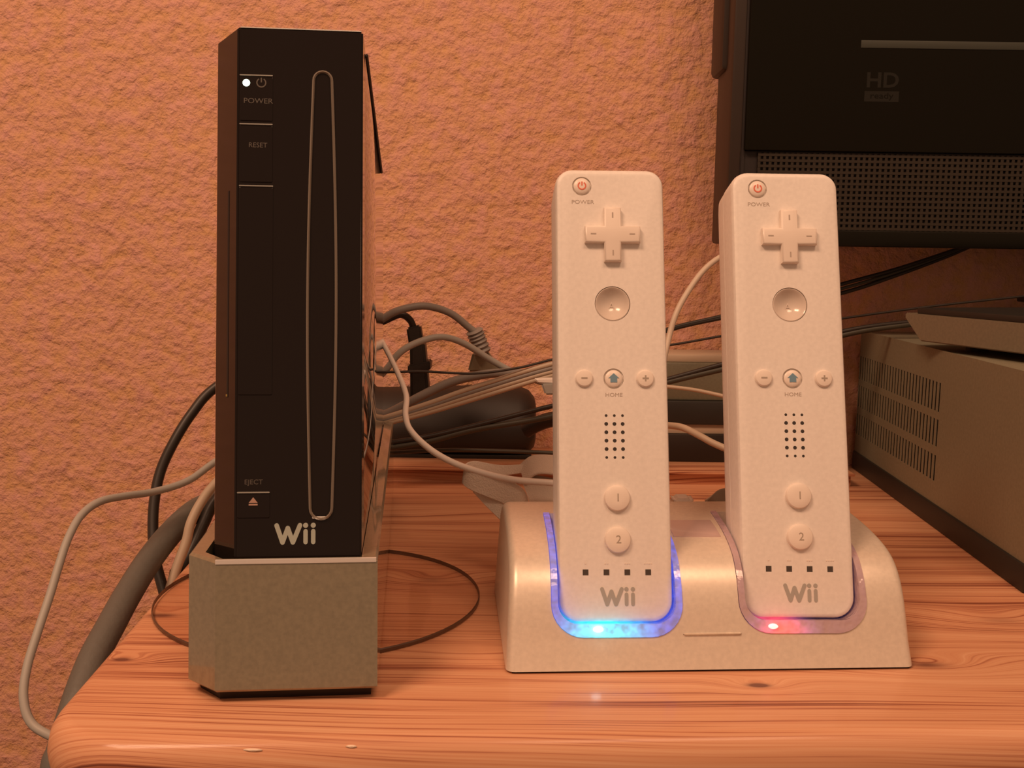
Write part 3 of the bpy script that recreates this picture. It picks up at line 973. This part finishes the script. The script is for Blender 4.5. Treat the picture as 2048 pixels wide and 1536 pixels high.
# end profile in y-z, its right end domed
sec = [(-20, 6), (-22, 12), (-19, 24), (-13, 36), (-5, 44), (3, 47), (10, 44), (15, 34), (17, 8), (15, 1), (-14, 1)]
rg = []
for x, sc, dz in ((-95, 1, -3), (-40, 1, -2), (10, 1, 0), (30, 1, 1.5), (42, .97, 1), (48, .88, .5), (51.5, .7, 0), (52.5, .5, 0)):
    rg.append([Vector((x, a * sc, (22 + (b - 22) * sc + dz * (1 if b > 20 else 0)) * .86)) for a, b in sec])
add_loft(bm, rg)
bm_done('housing', bm, M_strip, ps, angle=50)
box('base', (-95, -18, 0), (50, 18, 2.5), M_rec_front, ps, .5)

# ------------------------------------------------------------------ cables right of the console
cable('grey_cable', [(735, 660, 520), (768, 636, 518), (800, 620, 518), (850, 612, 522), (900, 626, 528), (938, 655, 532), (955, 668, 533)], 2.0, M_cmauve,
      'dull grey cable arching highest against the wall right of the console', 'cable')
o_ = U(982, 745, 540)
pg = empty('grey_plug', o_, 'grey-green ribbed plug at the end of the highest arching cable', 'plug')
tube('ribbed_sleeve', [U(948, 660, 533) - o_, U(956, 680, 534) - o_, U(966, 706, 535) - o_], 4.1, M_cmauve, pg, 12, 6, ridge=.22)
bm = bmesh.new()
P0 = [U(*q) - o_ for q in ((945, 706, 536), (972, 698, 536), (1000, 742, 538), (935, 744, 538))]
P1 = [p + Vector((0, 9, 0)) for p in P0]
add_loft(bm, [P0, P1]); bmesh.ops.bevel(bm, geom=list(bm.edges), offset=1, segments=2, affect='EDGES')
bm_done('plug_body', bm, M_plug, pg)
cable('grey_cable', [(735, 775, 505), (770, 742, 503), (800, 705, 503), (840, 683, 506), (885, 674, 510), (930, 688, 516), (985, 722, 522), (1040, 750, 526), (1120, 775, 530)], 1.75, M_cgrey,
      'grey cable in the lower arch just right of the console', 'cable')
o_ = U(840, 800, 522)
ba = empty('black_adapter', o_, 'black plug adapter hanging upright against the wall beside the console', 'adapter')
def quad_prism(name, pts, y, d, m, par, o, bev=1.0):
    bm = bmesh.new(); A = [U(u, v, y) - o for u, v in pts]
    add_loft(bm, [A, [p + Vector((0, d, 0)) for p in A]])
    bmesh.ops.bevel(bm, geom=list(bm.edges), offset=bev, segments=2, affect='EDGES')
    return bm_done(name, bm, m, par)
quad_prism('strain_relief', [(812, 656), (840, 650), (847, 690), (819, 700)], 524, 8, M_cblack, ba, o_)
quad_prism('adapter_body', [(819, 690), (849, 684), (858, 790), (820, 800)], 523, 12, M_cblack, ba, o_, 1.5)
quad_prism('collar', [(815, 730), (861, 722), (860, 742), (815, 748)], 522, 14, M_cblack, ba, o_, .8)
tube('cord', [U(*q) - o_ for q in ((735, 655, 524), (768, 642, 524), (800, 629, 525), (820, 640, 526), (829, 662, 528))], 1.9, M_cblack, ba)
cable('thin_black_cable', [(735, 745, 500), (790, 744, 501), (850, 743, 502), (950, 747, 504), (1040, 735, 508), (1120, 716, 512), (1240, 700, 516), (1340, 690, 520), (1450, 671, 525), (1560, 655, 532), (1690, 636, 540), (1790, 622, 545), (1920, 606, 548), (2120, 585, 552)], .65, M_cblack,
      'thin black cable stretched right across the wall to behind the flat player')
cable('thick_grey_cable', [(735, 840, 516), (780, 825, 516), (850, 788, 517), (900, 765, 518), (950, 752, 519), (1010, 746, 521), (1120, 752, 535)], 2.4, M_cmauve,
      'thick dull grey-brown cable rising above the flat cable bundle')
for i, (s, r_) in enumerate(((0, 1.35), (9, 1.3), (17, 1.3), (26, 1.35))):
    tag(tube('flat_bundle_cable', [U(*q) for q in ((735, 845 + s * .4, 507), (780, 832 + s * .5, 507), (860, 806 + s * .7, 508), (950, 774 + s * .9, 509), (1100, 729 + s * .9, 511),
                                  (1160, 722 + s * .9, 520), (1230, 745 + s * .6, 530))], r_, (M_cbeige, M_cmauve, M_cbeige, M_cbeige)[i]),
        ('topmost beige cable of the fanned bundle beside the console', 'second, duller cable of the fanned bundle beside the console', 'third beige cable of the fanned bundle beside the console', 'lowest beige cable of the fanned bundle beside the console')[i], 'cable', 'fanned cable bundle beside the console')
for i, (s, r_, m_) in enumerate(((0, 1.1, M_cblack), (9, 1.0, M_cgreen), (18, 1.15, M_cblack))):
    tag(tube('television_cable', [U(*q) for q in ((1260, 690 + s * .3, 540), (1340, 657 + s * .15, 550), (1450, 631 + s * .2, 556), (1560, 603 + s * .6, 562), (1688, 567 + s, 570), (1790, 539 + s * .7, 580), (1900, 503 + s * .4, 590), (1990, 470, 593))],
             r_, m_), ('upper black cable rising to the underside of the television', 'middle grey-green cable rising to the underside of the television', 'lower black cable rising to the underside of the television')[i], 'cable', 'cables rising to the television')
for i, (dv, r_) in enumerate(((0, 1.3), (10, 1.6))):
    tag(tube('dark_cable', [U(*q) for q in ((740, 893 + dv, 514), (790, 884 + dv, 514), (860, 872 + dv, 515), (950, 851 + dv * .8, 517), (1100, 813 + dv * 2.0, 520), (1230, 785 + dv, 524), (1340, 757 + dv * .6, 530), (1450, 727 + dv, 532), (1560, 699 + dv, 534), (1690, 662 + dv * .7, 538), (1800, 646 + dv * .5, 542), (1900, 640, 546))],
             r_, (M_cblack, M_cgreen)[i]), ('upper dark cable of the pair crossing the power block', 'lower, thicker green-grey cable of the pair crossing the power block')[i], 'cable', 'pair of dark cables crossing the power block')
cable('dark_cable', [(740, 906, 520), (790, 905, 521), (900, 900, 523), (1000, 902, 524), (1110, 906, 524), (1240, 912, 524)], 1.1, M_cgreen,
      'dark green-grey cable lying along the foot of the power block')
cable('black_power_cord', [(1050, 862, 536), (1075, 848, 534), (1110, 838, 532), (1200, 830, 532), (1280, 835, 533)], 4.2, M_strip, 'thick black cord leaving the power block behind the blue-lit controller')
# white cables
cable('white_cable', [(740, 655, 505), (757, 672, 498), (773, 700, 484), (795, 745, 455), (812, 790, 430), (811, 830, 412), (822, 862, 400), (862, 900, 390), (915, 929, 384), (985, 951, 378), (1040, 961, 374), (1105, 966, 370), (1160, 975, 366)], 1.3, M_cwhite,
      'white cable dropping beside the console and running to the dock')
cable('white_cable', [(1590, 930, 452), (1606, 800, 470), (1606, 640, 480), (1575, 520, 480), (1510, 482, 472), (1448, 510, 465), (1410, 538, 460), (1378, 580, 455), (1352, 628, 450), (1334, 690, 445), (1316, 780, 430), (1290, 880, 412), (1262, 975, 400)], 1.35, M_cbeige2,
      'pale cable arching up between the two controllers')
cable('beige_cable', [(1330, 850, 500), (1365, 855, 480), (1400, 872, 470), (1430, 888, 465), (1480, 908, 460), (1540, 925, 455), (1600, 936, 450)], 1.7, M_cbeige,
      'beige cable sloping down low between the two controllers')
cable('beige_cable', [(1325, 772, 520), (1390, 780, 515), (1460, 795, 510)], 1.0, M_cbeige,
      'thin beige cable lying on the grey device between the controllers')

# small pale connector left of controller
cn = empty('small_connector', U(1090, 790, 500), 'small pale grey connector just left of the blue-lit controller', 'connector')
o_ = U(1090, 790, 500)
quad_prism('connector_body', [(1082, 768), (1125, 764), (1125, 790), (1090, 790)], 500, 8, M_cgrey, cn, o_, .8)
quad_prism('connector_tip', [(1068, 758), (1120, 756), (1120, 768), (1076, 766)], 501, 4, M_cwhite, cn, o_, .5)

# ------------------------------------------------------------------ wrist straps behind the dock
ws = empty('wrist_strap', U(1000, 1000, 385), 'white woven wrist strap looped behind the corner of the dock', 'wrist strap')
o_ = U(1000, 1000, 385)
def rib(name, rows, th, m, par, o):
    P = []; W = []
    for (u0, v0, y0, u1, v1, y1) in rows:
        a, b = U(u0, v0, y0), U(u1, v1, y1)
        P.append((a + b) / 2 - o); W.append((b - a) / 2)
    return ribbon(name, P, W, th, m, par)
rib('strap_loop', [(1062, 928, 396, 1062, 944, 394), (1000, 930, 393, 1000, 952, 391), (950, 922, 389, 948, 950, 387), (931, 929, 385, 926, 964, 384), (944, 938, 381, 944, 981, 380),
                   (1000, 955, 377, 1000, 1004, 376), (1040, 972, 376, 1042, 1022, 374), (1054, 995, 378, 1058, 1030, 377)], .9, M_strap, ws, o_)
rib('strap_tail', [(946, 978, 384, 946, 984, 383), (975, 985, 381, 972, 1012, 379), (1002, 1003, 377, 1000, 1040, 374), (1040, 1040, 372, 1030, 1075, 370)], .9, M_strap, ws, o_)
sk = empty('wrist_strap', U(1085, 990, 392), 'puffy white coiled strap just behind the blue-lit controller', 'wrist strap')
o_ = U(1085, 990, 392)
rib('strap_coil', [(1040, 930, 398, 1050, 968, 385), (1062, 913, 396, 1070, 950, 384), (1090, 910, 394, 1098, 948, 382), (1130, 915, 392, 1130, 955, 382)], 1.2, M_strap, sk, o_)
rib('strap_fold', [(1045, 965, 388, 1062, 1012, 379), (1075, 965, 386, 1092, 1018, 377), (1110, 972, 384, 1120, 1018, 376)], 1.2, M_strap, sk, o_)
rib('strap_underside', [(1052, 948, 391, 1060, 985, 389), (1085, 952, 390, 1092, 990, 388), (1120, 960, 389, 1122, 995, 387)], 1.0, M_bag, sk, o_)
w2 = empty('wrist_strap', U(1430, 1000, 385), 'grey-white strap loop peeking over the dock beside the red-lit controller', 'wrist strap')
o_ = U(1430, 1000, 385)
rib('strap_loop', [(1396, 1018, 378, 1404, 1012, 384), (1420, 995, 380, 1426, 1008, 380), (1442, 978, 382, 1446, 1006, 382), (1480, 975, 384, 1480, 1003, 384)], .9, M_bag, w2, o_)
rib('strap_fold', [(1410, 1000, 384, 1412, 1004, 384), (1440, 982, 386, 1440, 990, 386), (1480, 972, 388, 1480, 980, 388)], .9, M_strap, w2, o_)
dp_ = empty('dock_plug', U(1368, 1012, 369), 'white plug poking up behind the dock between the controllers', 'plug')
o_ = U(1368, 1012, 369)
quad_prism('plug_body', [(1344, 1004), (1352, 998), (1384, 998), (1392, 1004), (1388, 1040), (1348, 1040)], 369, 9, M_white, dp_, o_, 1.2)
dp_z = 0

# ------------------------------------------------------------------ cables left of the console
cable('black_cable', [(520, 720, 470), (427, 778, 462), (385, 825, 455), (350, 880, 448), (322, 940, 442), (309, 1000, 436), (306, 1060, 430), (311, 1120, 424), (328, 1185, 418), (345, 1260, 410), (350, 1350, 405)], 2.35, M_cblack,
      'black cable hanging in a curve left of the console, down behind the desk edge', tail=[(-160, 400, -200)])
cable('grey_cable', [(500, 880, 440), (427, 926, 430), (375, 962, 420), (310, 983, 408), (250, 992, 395), (200, 1003, 384), (163, 1030, 375), (137, 1075, 366), (118, 1130, 358), (100, 1190, 350), (75, 1265, 340), (54, 1335, 332), (47, 1395, 326), (62, 1445, 322), (105, 1474, 320), (165, 1500, 322)], 1.55, M_cgrey,
      'grey cable looping far out left against the wall and back to the desk corner', tail=[(-128, 350, -60)])
cable('sleeved_cable_bundle', [(470, 985, 455), (425, 1005, 445), (385, 1025, 432), (345, 1062, 418), (300, 1118, 398), (256, 1188, 378), (222, 1250, 362), (190, 1310, 348), (166, 1370, 336), (146, 1430, 326), (126, 1500, 318), (112, 1560, 313)], 5.4, M_loom,
      'thick grey sleeved cable bundle falling past the left desk edge', 'cable bundle', tail=[(-150, 305, -90), (-156, 302, -150), (-160, 300, -260)])
cable('beige_cable', [(500, 900, 440), (430, 968, 425), (402, 1005, 418), (382, 1045, 412), (372, 1085, 408), (352, 1140, 402), (335, 1200, 396), (320, 1290, 392)], 2.1, M_cbeige,
      'beige cable bending down over the sleeved bundle beside the stand', tail=[(-155, 380, -220)])
cable('black_cable', [(500, 920, 445), (432, 1000, 435), (408, 1045, 428), (388, 1090, 420), (362, 1150, 412), (345, 1230, 405)], 2.6, M_cblack,
      'black cord just behind the beige cable beside the stand', tail=[(-150, 395, -210)])
